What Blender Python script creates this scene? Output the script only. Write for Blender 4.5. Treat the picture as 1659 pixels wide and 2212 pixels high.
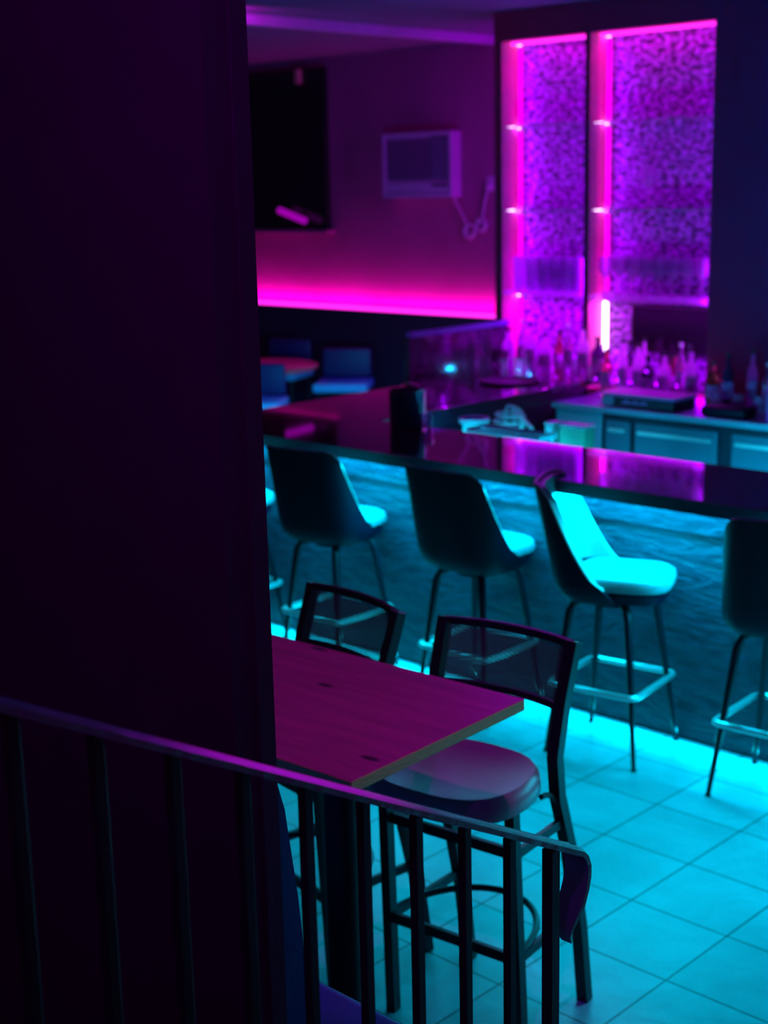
import bpy, bmesh, math, random
from mathutils import Vector, Matrix
random.seed(7)
PI = math.pi
for o in list(bpy.data.objects): bpy.data.objects.remove(o, do_unlink=True)
SC = bpy.context.scene
COL = SC.collection

# ------------------------------------------------------------------ camera
F_PX, PITCH, ROLL, YAW, CAM_H = 3141.3, -0.22321, -0.022316, -0.766847, 2.3
fw = Vector((math.sin(YAW)*math.cos(PITCH), math.cos(YAW)*math.cos(PITCH), math.sin(PITCH)))
rt0 = fw.cross(Vector((0, 0, 1))).normalized(); up0 = rt0.cross(fw)
rt = math.cos(ROLL)*rt0 + math.sin(ROLL)*up0
up = -math.sin(ROLL)*rt0 + math.cos(ROLL)*up0
cd = bpy.data.cameras.new('camera'); cam = bpy.data.objects.new('camera', cd); COL.objects.link(cam)
m = Matrix((rt, up, -fw)).transposed().to_4x4(); m.translation = (0, 0, CAM_H); cam.matrix_world = m
cd.sensor_fit = 'VERTICAL'; cd.sensor_height = 24.0; cd.lens = F_PX/2212*24.0
cd.clip_start = 0.02; cd.clip_end = 60
cd.dof.use_dof = True; cd.dof.focus_distance = 2.5; cd.dof.aperture_fstop = 2.6
SC.camera = cam

# ------------------------------------------------------------------ exposure and world
SC.view_settings.view_transform = 'Standard'; SC.view_settings.look = 'None'
SC.view_settings.exposure = 0.0; SC.view_settings.gamma = 1.0; SC.view_settings.use_curve_mapping = False
w = bpy.data.worlds.new('world'); SC.world = w; w.use_nodes = True
bg = w.node_tree.nodes['Background']; bg.inputs[0].default_value = (0.36, 0.0, 0.40, 1); bg.inputs[1].default_value = 0.032

# ------------------------------------------------------------------ lights
CYAN = (0.0, 0.70, 1.0); PINK = (1.0, 0.0, 0.62); VIOLET = (0.38, 0.0, 1.0); MAGENTA = (0.95, 0.0, 0.85)
def area(name, loc, dirv, sx, sy, color, power, xaxis=None, spread=PI):
    l = bpy.data.lights.new(name, 'AREA'); l.shape = 'RECTANGLE'; l.size = sx; l.size_y = sy
    l.color = color; l.energy = power; l.spread = spread
    o = bpy.data.objects.new(name, l); COL.objects.link(o); o.location = loc
    z = -Vector(dirv).normalized(); x = Vector(xaxis or (1, 0, 0)); x = (x - x.dot(z)*z).normalized(); y = z.cross(x)
    o.rotation_euler = Matrix((x, y, z)).transposed().to_euler()
    return o
def spot(name, loc, target, color, power, angle, blend=0.6, radius=0.04):
    l = bpy.data.lights.new(name, 'SPOT'); l.color = color; l.energy = power; l.spot_size = math.radians(angle); l.spot_blend = blend
    l.shadow_soft_size = radius
    o = bpy.data.objects.new(name, l); COL.objects.link(o); o.location = loc
    o.rotation_euler = (Vector(target)-Vector(loc)).to_track_quat('-Z', 'Y').to_euler()
    return o
# cyan strip under the bar overhang, cyan strip at the bar foot
area('bar_overhang_strip_light', (-3.3, 4.78, 1.035), (0, -0.55, -1), 5.0, 0.025, CYAN, 82)
area('bar_cladding_strip_light', (-3.3, 4.895, 1.045), (0, 0.25, -1), 5.0, 0.02, (0.0, 0.58, 1.0), 60)
area('bar_foot_strip_light', (-3.3, 4.945, 0.045), (0, -1, -0.25), 5.0, 0.02, CYAN, 14)
area('bar_inner_strip_light', (-3.2, 5.33, 0.97), (0, 0.9, -0.8), 3.9, 0.02, (0.0, 0.60, 1.0), 135, spread=1.7)
area('niche_base_fill_light', (-5.2, 7.50, 1.06), (0, -0.8, 0.6), 1.35, 0.02, VIOLET, 11)  # fill added behind the bottles to brighten them
area('niche_shelf_fill_light', (-5.2, 7.42, 1.55), (0, -0.1, -1), 1.35, 0.02, (0.6, 0.0, 1.0), 6)  # second added fill, lighting the bottles from above
area('bar_side_strip_light', (-5.88, 6.2, 1.035), (-1, 0.3, -0.22), 2.0, 0.02, (0.0, 0.45, 1.0), 60, xaxis=(0, 1, 0))
# violet and pink strips in the back bar niche
for x in (-5.955, -5.285):
    area('niche_strip_light', (x, 7.50, 2.10), (0.8, -0.1, 0), 2.0, 0.02, VIOLET, 11, xaxis=(0, 0, 1))
    area('niche_reveal_strip_light', (x, 7.47, 2.10), (-1, -0.6, 0), 2.0, 0.012, PINK, 0.22, xaxis=(0, 0, 1))
for x in (-5.345, -4.47):
    area('niche_jamb_strip_light', (x, 7.365, 2.10), (-1, 0.35, 0), 2.0, 0.012, VIOLET, 5, xaxis=(0, 0, 1))
area('niche_top_strip_light', (-5.2, 7.47, 3.105), (0, 0.35, -1), 1.4, 0.02, MAGENTA, 1.6)
# unseen violet fill added beside the niche box for the air conditioner, hot pink strip on top of the far wall panelling
area('niche_side_fill_light', (-6.06, 8.2, 2.3), (-1, 0.1, 0), 1.6, 0.04, (0.5, 0.0, 1.0), 16, xaxis=(0, 0, 1))
area('wall_panel_strip_light', (-8.9, 8.735, 1.30), (0, 0.55, 1), 3.6, 0.02, PINK, 15)
# ceiling lamps, with fills added for the handrail and left wall
spot('table_lamp_light', (-1.75, 2.4, 3.25), (-2.6, 2.35, 1.07), (0.85, 0.0, 1.0), 40, 48)
spot('railing_fill_light', (-1.33, 1.95, 3.2), (-1.3, 1.19, 1.57), (0.75, 0.0, 1.0), 125, 17, 1.0)  # narrow added spot that makes the violet highlight on the handrail
spot('stair_wall_fill_light', (-0.9, 0.3, 3.25), (-2.1, 1.5, 2.5), (0.30, 0.0, 1.0), 19, 110, 1.0)  # out of view, added to lift the dark wall
spot('far_lamp_light', (-7.3, 5.3, 3.1), (-7.6, 8.0, 2.2), (1.0, 0.0, 0.7), 5, 130)
spot('batten_lamp_light', (-6.72, 5.75, 3.24), (-7.0, 6.3, 3.28), (0.8, 0.0, 1.0), 14, 90)
spot('bar_lamp_light', (-5.6, 5.0, 3.2), (-5.8, 5.7, 1.1), (0.95, 0.0, 0.75), 20, 75)

# ------------------------------------------------------------------ materials
def mat(name, color, rough=0.5, metal=0.0, emit=None, estr=0, trans=0, spec=0.5, bump=0, bscale=20, var=0, vscale=8, alpha=1, stretch=(1, 1, 1), coat=0):
    M = bpy.data.materials.new(name); M.use_nodes = True
    nt = M.node_tree; b = nt.nodes['Principled BSDF']
    b.inputs['Base Color'].default_value = (*color, 1); b.inputs['Roughness'].default_value = rough
    b.inputs['Metallic'].default_value = metal; b.inputs['Specular IOR Level'].default_value = spec
    b.inputs['Coat Weight'].default_value = coat
    if trans: b.inputs['Transmission Weight'].default_value = trans
    if emit: b.inputs['Emission Color'].default_value = (*emit, 1); b.inputs['Emission Strength'].default_value = estr
    tc = nt.nodes.new('ShaderNodeTexCoord'); mp = nt.nodes.new('ShaderNodeMapping')
    nt.links.new(tc.outputs['Object'], mp.inputs[0]); mp.inputs['Scale'].default_value = stretch
    if var or not emit:
        n = nt.nodes.new('ShaderNodeTexNoise'); n.inputs['Scale'].default_value = vscale; n.inputs['Detail'].default_value = 4
        nt.links.new(mp.outputs[0], n.inputs['Vector'])
        r = nt.nodes.new('ShaderNodeMapRange'); r.inputs[1].default_value = 0.3; r.inputs[2].default_value = 0.7
        r.inputs[3].default_value = 1-max(var, 0.06); r.inputs[4].default_value = 1+max(var, 0.06)
        nt.links.new(n.outputs['Fac'], r.inputs[0])
        mx = nt.nodes.new('ShaderNodeVectorMath'); mx.operation = 'SCALE'; mx.inputs[0].default_value = color
        nt.links.new(r.outputs[0], mx.inputs['Scale']); nt.links.new(mx.outputs[0], b.inputs['Base Color'])
    if bump:
        n2 = nt.nodes.new('ShaderNodeTexNoise'); n2.inputs['Scale'].default_value = bscale; n2.inputs['Detail'].default_value = 5
        nt.links.new(mp.outputs[0], n2.inputs['Vector'])
        bp = nt.nodes.new('ShaderNodeBump'); bp.inputs['Strength'].default_value = bump; bp.inputs['Distance'].default_value = 0.02
        nt.links.new(n2.outputs['Fac'], bp.inputs['Height']); nt.links.new(bp.outputs[0], b.inputs['Normal'])
    return M

def tile_floor():
    M = mat('slate_tile_floor', (0.5, 0.5, 0.5), 0.42); nt = M.node_tree; b = nt.nodes['Principled BSDF']
    g = nt.nodes.new('ShaderNodeNewGeometry'); mp = nt.nodes.new('ShaderNodeMapping')
    mp.inputs['Location'].default_value = (2.098+0.3515*40, -3.323+0.341*40, 0)
    nt.links.new(g.outputs['Position'], mp.inputs[0])
    br = nt.nodes.new('ShaderNodeTexBrick'); br.offset = 0; br.squash = 1
    br.inputs['Scale'].default_value = 1; br.inputs['Brick Width'].default_value = 0.3515; br.inputs['Row Height'].default_value = 0.341
    br.inputs['Mortar Size'].default_value = 0.0042; br.inputs['Mortar Smooth'].default_value = 0.35
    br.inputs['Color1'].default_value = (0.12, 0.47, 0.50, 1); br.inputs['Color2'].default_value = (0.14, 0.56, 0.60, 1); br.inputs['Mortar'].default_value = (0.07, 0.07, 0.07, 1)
    nt.links.new(mp.outputs[0], br.inputs['Vector'])
    n = nt.nodes.new('ShaderNodeTexNoise'); n.inputs['Scale'].default_value = 3.2; n.inputs['Detail'].default_value = 6; n.inputs['Distortion'].default_value = 0.6
    nt.links.new(g.outputs['Position'], n.inputs['Vector'])
    r = nt.nodes.new('ShaderNodeMapRange'); r.inputs[1].default_value = 0.3; r.inputs[2].default_value = 0.7; r.inputs[3].default_value = 0.78; r.inputs[4].default_value = 1.12
    nt.links.new(n.outputs['Fac'], r.inputs[0])
    mx = nt.nodes.new('ShaderNodeVectorMath'); mx.operation = 'SCALE'
    nt.links.new(br.outputs['Color'], mx.inputs[0]); nt.links.new(r.outputs[0], mx.inputs['Scale']); nt.links.new(mx.outputs[0], b.inputs['Base Color'])
    n2 = nt.nodes.new('ShaderNodeTexNoise'); n2.inputs['Scale'].default_value = 7; n2.inputs['Detail'].default_value = 7; n2.inputs['Distortion'].default_value = 1.2
    nt.links.new(g.outputs['Position'], n2.inputs['Vector'])
    bp = nt.nodes.new('ShaderNodeBump'); bp.inputs['Strength'].default_value = 0.35; bp.inputs['Distance'].default_value = 0.012
    ad = nt.nodes.new('ShaderNodeMath'); ad.operation = 'MULTIPLY_ADD'; ad.inputs[1].default_value = -0.6
    nt.links.new(br.outputs['Fac'], ad.inputs[0]); nt.links.new(n2.outputs['Fac'], ad.inputs[2])
    nt.links.new(ad.outputs[0], bp.inputs['Height']); nt.links.new(bp.outputs[0], b.inputs['Normal'])
    return M

def mosaic():
    M = mat('crinkled_mosaic', (0.3, 0.3, 0.3), 0.30); nt = M.node_tree; b = nt.nodes['Principled BSDF']
    tc = nt.nodes.new('ShaderNodeTexCoord'); mp = nt.nodes.new('ShaderNodeMapping'); mp.inputs['Scale'].default_value = (1, 1, 1.5)
    nt.links.new(tc.outputs['Object'], mp.inputs[0])
    v = nt.nodes.new('ShaderNodeTexVoronoi'); v.inputs['Scale'].default_value = 26; v.distance = 'CHEBYCHEV'; v.inputs['Randomness'].default_value = 0.8
    nt.links.new(mp.outputs[0], v.inputs['Vector'])
    n = nt.nodes.new('ShaderNodeTexNoise'); n.inputs['Scale'].default_value = 24; n.inputs['Detail'].default_value = 3
    nt.links.new(mp.outputs[0], n.inputs['Vector'])
    r = nt.nodes.new('ShaderNodeValToRGB'); r.color_ramp.elements[0].position = 0.40; r.color_ramp.elements[0].color = (0.015, 0.004, 0.03, 1)
    r.color_ramp.elements[1].position = 0.64; r.color_ramp.elements[1].color = (0.60, 0.16, 0.80, 1)
    nt.links.new(n.outputs['Fac'], r.inputs[0]); nt.links.new(r.outputs[0], b.inputs['Base Color'])
    bp = nt.nodes.new('ShaderNodeBump'); bp.inputs['Strength'].default_value = 1.0; bp.inputs['Distance'].default_value = 0.03
    ad = nt.nodes.new('ShaderNodeMath'); ad.operation = 'ADD'
    nt.links.new(v.outputs['Distance'], ad.inputs[0]); nt.links.new(n.outputs['Fac'], ad.inputs[1])
    nt.links.new(ad.outputs[0], bp.inputs['Height']); nt.links.new(bp.outputs[0], b.inputs['Normal'])
    return M

def perforated():
    M = mat('perforated_metal', (0.075, 0.055, 0.085), 0.45, 0.3); nt = M.node_tree; b = nt.nodes['Principled BSDF']
    tc = nt.nodes.new('ShaderNodeTexCoord'); sp = nt.nodes.new('ShaderNodeSeparateXYZ')
    nt.links.new(tc.outputs['UV'], sp.inputs[0])
    P = 0.0068
    def mth(op, a, bv=None, c=None):
        q = nt.nodes.new('ShaderNodeMath'); q.operation = op
        for i, s in enumerate((a, bv, c)):
            if s is None: continue
            if isinstance(s, (int, float)): q.inputs[i].default_value = s
            else: nt.links.new(s, q.inputs[i])
        return q.outputs[0]
    v = mth('MULTIPLY', sp.outputs[1], 1/(P*0.866)); row = mth('FLOOR', v)
    odd = mth('MULTIPLY', mth('MODULO', row, 2.0), 0.5)
    u = mth('ADD', mth('MULTIPLY', sp.outputs[0], 1/P), odd)
    du = mth('SUBTRACT', mth('FRACT', u), 0.5); dv = mth('MULTIPLY', mth('SUBTRACT', mth('FRACT', v), 0.5), 0.866)
    d = mth('SQRT', mth('ADD', mth('MULTIPLY', du, du), mth('MULTIPLY', dv, dv)))
    a = mth('GREATER_THAN', d, 0.225)
    nt.links.new(a, b.inputs['Alpha'])
    return M

def wood_top():
    M = mat('stained_wood_top', (0.5, 0.3, 0.2), 0.32); nt = M.node_tree; b = nt.nodes['Principled BSDF']
    tc = nt.nodes.new('ShaderNodeTexCoord'); mp = nt.nodes.new('ShaderNodeMapping'); mp.inputs['Scale'].default_value = (1.2, 14, 3)
    nt.links.new(tc.outputs['Object'], mp.inputs[0])
    n = nt.nodes.new('ShaderNodeTexNoise'); n.inputs['Scale'].default_value = 3; n.inputs['Detail'].default_value = 6; n.inputs['Distortion'].default_value = 0.4
    nt.links.new(mp.outputs[0], n.inputs['Vector'])
    r = nt.nodes.new('ShaderNodeValToRGB'); r.color_ramp.elements[0].position = 0.3; r.color_ramp.elements[0].color = (0.42, 0.18, 0.20, 1)
    r.color_ramp.elements[1].position = 0.7; r.color_ramp.elements[1].color = (0.62, 0.28, 0.30, 1)
    nt.links.new(n.outputs['Fac'], r.inputs[0])
    # a few knots
    fac = None
    for kx, ky in [(-0.131, 0.095), (0.273, -0.194), (-0.341, 0.298)]:
        mp2 = nt.nodes.new('ShaderNodeMapping'); mp2.inputs['Location'].default_value = (-kx, -2.6*ky, 0); mp2.inputs['Scale'].default_value = (1, 2.6, 0)
        nt.links.new(tc.outputs['Object'], mp2.inputs[0])
        ln = nt.nodes.new('ShaderNodeVectorMath'); ln.operation = 'LENGTH'; nt.links.new(mp2.outputs[0], ln.inputs[0])
        if fac is None: fac = ln.outputs['Value']
        else:
            mn = nt.nodes.new('ShaderNodeMath'); mn.operation = 'MINIMUM'; nt.links.new(fac, mn.inputs[0]); nt.links.new(ln.outputs['Value'], mn.inputs[1]); fac = mn.outputs[0]
    r2 = nt.nodes.new('ShaderNodeMapRange'); r2.inputs[1].default_value = 0.018; r2.inputs[2].default_value = 0.034; r2.inputs[3].default_value = 0.12; r2.inputs[4].default_value = 1
    nt.links.new(fac, r2.inputs[0])
    mx = nt.nodes.new('ShaderNodeVectorMath'); mx.operation = 'SCALE'
    nt.links.new(r.outputs[0], mx.inputs[0]); nt.links.new(r2.outputs[0], mx.inputs['Scale']); nt.links.new(mx.outputs[0], b.inputs['Base Color'])
    return M

def bar_front():
    M = mat('creased_bar_cladding', (0.046, 0.050, 0.080), 0.38); nt = M.node_tree; b = nt.nodes['Principled BSDF']
    g = nt.nodes.new('ShaderNodeNewGeometry'); mp = nt.nodes.new('ShaderNodeMapping'); mp.inputs['Scale'].default_value = (1.6, 1, 7); mp.inputs['Rotation'].default_value = (0, 0.12, 0)
    nt.links.new(g.outputs['Position'], mp.inputs[0])
    n = nt.nodes.new('ShaderNodeTexNoise'); n.inputs['Scale'].default_value = 3.0; n.inputs['Detail'].default_value = 7; n.inputs['Distortion'].default_value = 1.6
    nt.links.new(mp.outputs[0], n.inputs['Vector'])
    r = nt.nodes.new('ShaderNodeMapRange'); r.inputs[1].default_value = 0.35; r.inputs[2].default_value = 0.65; r.inputs[3].default_value = 0.72; r.inputs[4].default_value = 1.25
    nt.links.new(n.outputs['Fac'], r.inputs[0])
    mx = nt.nodes.new('ShaderNodeVectorMath'); mx.operation = 'SCALE'; mx.inputs[0].default_value = (0.046, 0.050, 0.080)
    nt.links.new(r.outputs[0], mx.inputs['Scale']); nt.links.new(mx.outputs[0], b.inputs['Base Color'])
    bp = nt.nodes.new('ShaderNodeBump'); bp.inputs['Strength'].default_value = 0.5; bp.inputs['Distance'].default_value = 0.04
    nt.links.new(n.outputs['Fac'], bp.inputs['Height']); nt.links.new(bp.outputs[0], b.inputs['Normal'])
    return M

M_floor = tile_floor(); M_mosaic = mosaic(); M_perf = perforated(); M_wood = wood_top(); M_clad = bar_front()
M_wall = mat('dark_purple_plaster', (0.19, 0.003, 0.11), 0.8, bump=0.1, bscale=60)
M_farwall = mat('far_plaster', (0.30, 0.02, 0.20), 0.8, bump=0.15, bscale=14, var=0.12, vscale=2)
M_ceil = mat('dark_ceiling', (0.14, 0.05, 0.16), 0.9)
M_panel = mat('dark_panelling', (0.035, 0.006, 0.035), 0.7)
M_reveal = mat('reddish_reveal', (0.75, 0.12, 0.32), 0.6, var=0.1)
M_black = mat('black_powder_coat', (0.017, 0.010, 0.021), 0.42, 0.2, spec=0.45)
M_railmetal = mat('grey_rail_metal', (0.13, 0.10, 0.13), 0.4, 0.5)
M_handrail = mat('brushed_handrail', (0.55, 0.5, 0.55), 0.34, 0.35, bump=0.25, bscale=40, stretch=(14, 0.6, 0.6))
M_chrome = mat('chrome', (0.9, 0.9, 0.9), 0.36, 0.75)
M_steel = mat('brushed_steel', (0.22, 0.46, 0.58), 0.35, 0.3, bump=0.05, bscale=90)
M_bartop = mat('polished_bar_top', (0.045, 0.030, 0.032), 0.06, spec=1.0, coat=1.0)
M_baredge = mat('matt_bar_edge', (0.022, 0.006, 0.024), 0.5)
M_vinylb = mat('black_vinyl', (0.014, 0.005, 0.020), 0.5, spec=0.2, bump=0.08, bscale=90)
M_vinyl = mat('grey_vinyl', (0.27, 0.28, 0.30), 0.42, bump=0.08, bscale=60)
M_pipe = mat('pale_piping', (0.65, 0.62, 0.60), 0.3)
M_brown = mat('brown_seat_vinyl', (0.36, 0.22, 0.30), 0.36, spec=0.7, bump=0.04, bscale=70)
M_edge = mat('raw_wood_edge', (0.85, 0.55, 0.18), 0.6, bump=0.2, bscale=30, stretch=(1, 1, 8))
M_blue = mat('blue_upholstery', (0.05, 0.10, 0.45), 0.5, bump=0.06, bscale=80)
M_litseat = mat('lit_blue_chair_vinyl', (0.06, 0.65, 0.95), 0.5)  # cyan light on the far chair seats is put into this colour
M_screen = mat('glossy_black_screen', (0.03, 0.02, 0.035), 0.14, spec=1.0, coat=0.8)
M_cap = mat('violet_cap', (0.16, 0.12, 0.55), 0.5)
M_glass = mat('clear_glass', (0.95, 0.55, 1.0), 0.06, trans=0.82)
M_shelfglass = mat('shelf_glass', (0.75, 0.85, 0.9), 0.08, trans=0.7)
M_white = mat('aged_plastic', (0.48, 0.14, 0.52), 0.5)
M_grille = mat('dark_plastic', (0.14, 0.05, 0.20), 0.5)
M_frost = mat('frosted_glass', (0.92, 0.30, 1.0), 0.35, trans=0.4)
def translucent(M, color, fac):
    nt = M.node_tree; out = [n for n in nt.nodes if n.type == 'OUTPUT_MATERIAL'][0]
    t = nt.nodes.new('ShaderNodeBsdfTranslucent'); t.inputs[0].default_value = (*color, 1)
    mx = nt.nodes.new('ShaderNodeMixShader'); mx.inputs[0].default_value = fac
    nt.links.new(nt.nodes['Principled BSDF'].outputs[0], mx.inputs[1]); nt.links.new(t.outputs[0], mx.inputs[2])
    nt.links.new(mx.outputs[0], out.inputs['Surface'])
translucent(M_frost, (0.95, 0.5, 1.0), 0.7)
M_wine = mat('wine_glass_glass', (0.95, 0.6, 1.0), 0.05, trans=0.9); translucent(M_wine, (0.95, 0.5, 1.0), 0.35)
M_amber = mat('amber_bottle_glass', (0.75, 0.35, 0.2), 0.06, trans=0.8)
M_dkglass = mat('dark_bottle_glass', (0.16, 0.05, 0.22), 0.08, trans=0.5)
M_label = mat('paper_label', (0.7, 0.25, 0.7), 0.7)
M_green = mat('green_plastic', (0.10, 0.75, 0.40), 0.5)
M_teal = mat('teal_plastic', (0.30, 0.95, 0.85), 0.45)
M_darkglass = mat('dark_window_glass', (0.012, 0.01, 0.014), 0.15, spec=0.6)
M_ledc = mat('cyan_strip', (0, 0, 0), emit=(0.0, 0.80, 1.0), estr=1.6)
M_ledp = mat('pink_strip', (0, 0, 0), emit=(1.0, 0.02, 0.75), estr=2.2)
M_ledm = mat('magenta_strip', (0, 0, 0), emit=(1.0, 0.0, 0.9), estr=1.3)
M_ledw = mat('white_hot_strip', (0, 0, 0), emit=(1.0, 0.62, 1.0), estr=6.0)
M_ledd = mat('dim_pink_bar', (0, 0, 0), emit=(0.45, 0.0, 0.42), estr=0.9)

# ------------------------------------------------------------------ mesh helpers
def bx(bm, x0, x1, y0, y1, z0, z1, bev=0, seg=2):
    r = bmesh.ops.create_cube(bm, size=1)
    for v in r['verts']:
        v.co = Vector(((x0+x1)/2+v.co.x*(x1-x0), (y0+y1)/2+v.co.y*(y1-y0), (z0+z1)/2+v.co.z*(z1-z0)))
    if bev:
        es = list({e for v in r['verts'] for e in v.link_edges})
        bmesh.ops.bevel(bm, geom=es, offset=bev, segments=seg, profile=0.5, affect='EDGES')
    return bm
def tube(bm, pts, rad, n=10, close=False, sq=None, capped=True):
    """round (or sq=(w,h) rectangular) profile swept along pts; rad may be a list"""
    pts = [Vector(p) for p in pts]; N = len(pts)
    rads = rad if isinstance(rad, (list, tuple)) else [rad]*N
    rings = []; prev = None
    for i, p in enumerate(pts):
        if close: t = (pts[(i+1) % N]-pts[i-1]).normalized()
        else: t = (pts[min(i+1, N-1)]-pts[max(i-1, 0)]).normalized()
        if prev is None:
            a = Vector((0, 0, 1)) if abs(t.z) < 0.9 else Vector((1, 0, 0))
            u = (a - a.dot(t)*t).normalized()
        else: u = (prev - prev.dot(t)*t).normalized()
        prev = u; v = t.cross(u)
        if sq:
            w_, h_ = sq; prof = [(h_/2, w_/2), (-h_/2, w_/2), (-h_/2, -w_/2), (h_/2, -w_/2)]
            rings.append([bm.verts.new(p+u*a_+v*b_) for a_, b_ in prof])
        else: rings.append([bm.verts.new(p+(u*math.cos(2*PI*k/n)+v*math.sin(2*PI*k/n))*rads[i]) for k in range(n)])
    L = len(rings[0])
    for i in range(N if close else N-1):
        A, B = rings[i], rings[(i+1) % N]
        for k in range(L): bm.faces.new((A[k], A[(k+1) % L], B[(k+1) % L], B[k]))
    if not close and capped:
        bm.faces.new(rings[0][::-1]); bm.faces.new(rings[-1])
    return bm
def lathe(bm, prof, c=(0, 0, 0), n=20):
    c = Vector(c); rings = []
    for r, z in prof:
        if r <= 1e-6: rings.append([bm.verts.new(c+Vector((0, 0, z)))])
        else: rings.append([bm.verts.new(c+Vector((r*math.cos(2*PI*k/n), r*math.sin(2*PI*k/n), z))) for k in range(n)])
    for A, B in zip(rings, rings[1:]):
        for k in range(n):
            k2 = (k+1) % n
            if len(A) == 1 and len(B) > 1: bm.faces.new((A[0], B[k2], B[k]))
            elif len(B) == 1 and len(A) > 1: bm.faces.new((A[k], A[k2], B[0]))
            elif len(A) > 1: bm.faces.new((A[k], A[k2], B[k2], B[k]))
    return bm
def obj(name, bm, material, parent=None, smooth=False, loc=None, rotz=None):
    bmesh.ops.recalc_face_normals(bm, faces=bm.faces)
    me = bpy.data.meshes.new(name); bm.to_mesh(me); bm.free(); me.materials.append(material)
    if smooth:
        for p in me.polygons: p.use_smooth = True
        me.set_sharp_from_angle(angle=math.radians(42))
    o = bpy.data.objects.new(name, me); COL.objects.link(o)
    if parent: o.parent = parent
    if loc: o.location = loc
    if rotz is not None: o.rotation_euler.z = rotz
    return o
def NB(): return bmesh.new()
def tag(o, label, cat, group=None, kind=None):
    o['label'] = label; o['category'] = cat
    if group: o['group'] = group
    if kind: o['kind'] = kind
    return o
def thing(name, label, cat, loc=(0, 0, 0), rotz=0, group=None):
    o = bpy.data.objects.new(name, None); COL.objects.link(o); o.location = loc; o.rotation_euler.z = rotz
    o.empty_display_size = 0.1
    return tag(o, label, cat, group)
def struct(name, bm, material, parent=None, **k):
    o = obj(name, bm, material, parent, **k)
    if not parent: o['kind'] = 'structure'
    return o
def dup(root, loc, rotz, label, turns=None):
    r = root.copy(); COL.objects.link(r); r.location = loc; r.rotation_euler.z = rotz; r['label'] = label
    for ch in list(root.children):
        c = ch.copy(); COL.objects.link(c); c.parent = r
        for g in ch.children:
            d = g.copy(); COL.objects.link(d); d.parent = c
    return r
def arc(cx, cy, r, a0, a1, n): return [(cx+r*math.cos(a0+(a1-a0)*i/n), cy+r*math.sin(a0+(a1-a0)*i/n)) for i in range(n+1)]

# ================================================================== SETTING
ZC = 3.31
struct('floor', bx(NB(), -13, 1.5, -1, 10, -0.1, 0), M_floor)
struct('ceiling', bx(NB(), -13, 1.5, -1, 10, ZC, ZC+0.1), M_ceil)
# the wall beside the stairs that fills the left of the picture
struct('wall_left', bx(NB(), -4.2, -1.715, 1.42, 1.50, 0, ZC), M_wall)
struct('trim_1', bx(NB(), -1.7145, -1.709, 1.47, 1.503, 0, ZC), M_wall)
# far wall with the air conditioner
struct('wall_back', bx(NB(), -13, -5.2, 8.8, 8.95, 0, ZC), M_farwall)
b = NB(); bx(b, -13, -7.05, 8.70, 8.798, 0, 1.255, 0.004); struct('trim_2', b, M_panel)      # dark panelling below the pink strip
struct('trim_3', bx(NB(), -7.02, -6.96, 2.5, 8.79, 3.25, ZC-0.001), M_white)                    # batten under the ceiling
# niche wall (built up round two openings)
NY, ND = 7.35, 7.56
XL, XD, XR, NT, NB_Z = -5.985, -5.31, -4.464, 3.133, 1.02
b = NB()
bx(b, -6.04, XL, NY, 8.79, 0, ZC-0.001)
bx(b, XR, 1.0, NY, ND+0.1, 0, ZC-0.001)
bx(b, XL, XR, NY, ND+0.1, NT, ZC-0.001)
bx(b, XL, XR, NY, ND+0.1, 0, NB_Z)
struct('wall_right', b, mat('dark_crimson_plaster', (0.48, 0.002, 0.09), 0.8, bump=0.1, bscale=60))
struct('trim_4', bx(NB(), XD-0.028, XD, NY-0.004, ND-0.02, NB_Z, NT), M_baredge)
struct('trim_5', bx(NB(), XL-0.012, XL, NY-0.006, NY, 1.15, NT), M_baredge)
for i, (xa, xb) in enumerate(((XL, XD-0.029), (XD, XR))):
    struct('trim_%d' % (6+i), bx(NB(), xa+0.001, xa+0.006, NY+0.001, ND-0.022, NB_Z+0.001, NT-0.001), M_reveal)
for xa, xb, side in ((XL+0.001, XD-0.029, 'left'), (XD+0.001, XR-0.001, 'right')):
    o = obj('mosaic_panel', bx(NB(), xa, xb, ND-0.018, ND+0.02, NB_Z+0.001, NT-0.001), M_mosaic)
    tag(o, 'crinkled purple mosaic panel at the back of the %s shelf bay' % side, 'wall panel', 'mosaic panels behind the bar shelves')
# dark window in the far wall
b = NB(); bx(b, -11.4, -9.02, 8.75, 8.80, 1.915, 3.24, 0.003)
wd = struct('window_1', b, M_darkglass)
b = NB(); bx(b, -11.5, -8.98, 8.70, 8.805, 1.885, 1.913, 0.003); struct('window_sill', b, M_farwall, wd)

# stairs under the railing
RX = -1.30
def railz(y): return 1.779-0.529*(y-0.761)
b = NB()
for k in range(11):
    y0 = -0.6+0.28*k; zt = 1.60-0.148*k
    if zt < 0.03: break
    bx(b, -1.26, -0.1, y0, y0+0.28, 0, zt)
struct('trim_8', b, M_panel)
b = NB(); s0, s1 = 0.25, 1.85
vs = []
for x in (RX-0.02, RX+0.02):
    vs.append([b.verts.new((x, s0, 0)), b.verts.new((x, s1, 0)), b.verts.new((x, s1, railz(s1)-0.83)), b.verts.new((x, s0, railz(s0)-0.83))])
b.faces.new(vs[0]); b.faces.new(vs[1][::-1])
for k in range(4): b.faces.new((vs[0][k], vs[0][(k+1) % 4], vs[1][(k+1) % 4], vs[1][k]))
struct('trim_9', b, M_panel)

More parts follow.
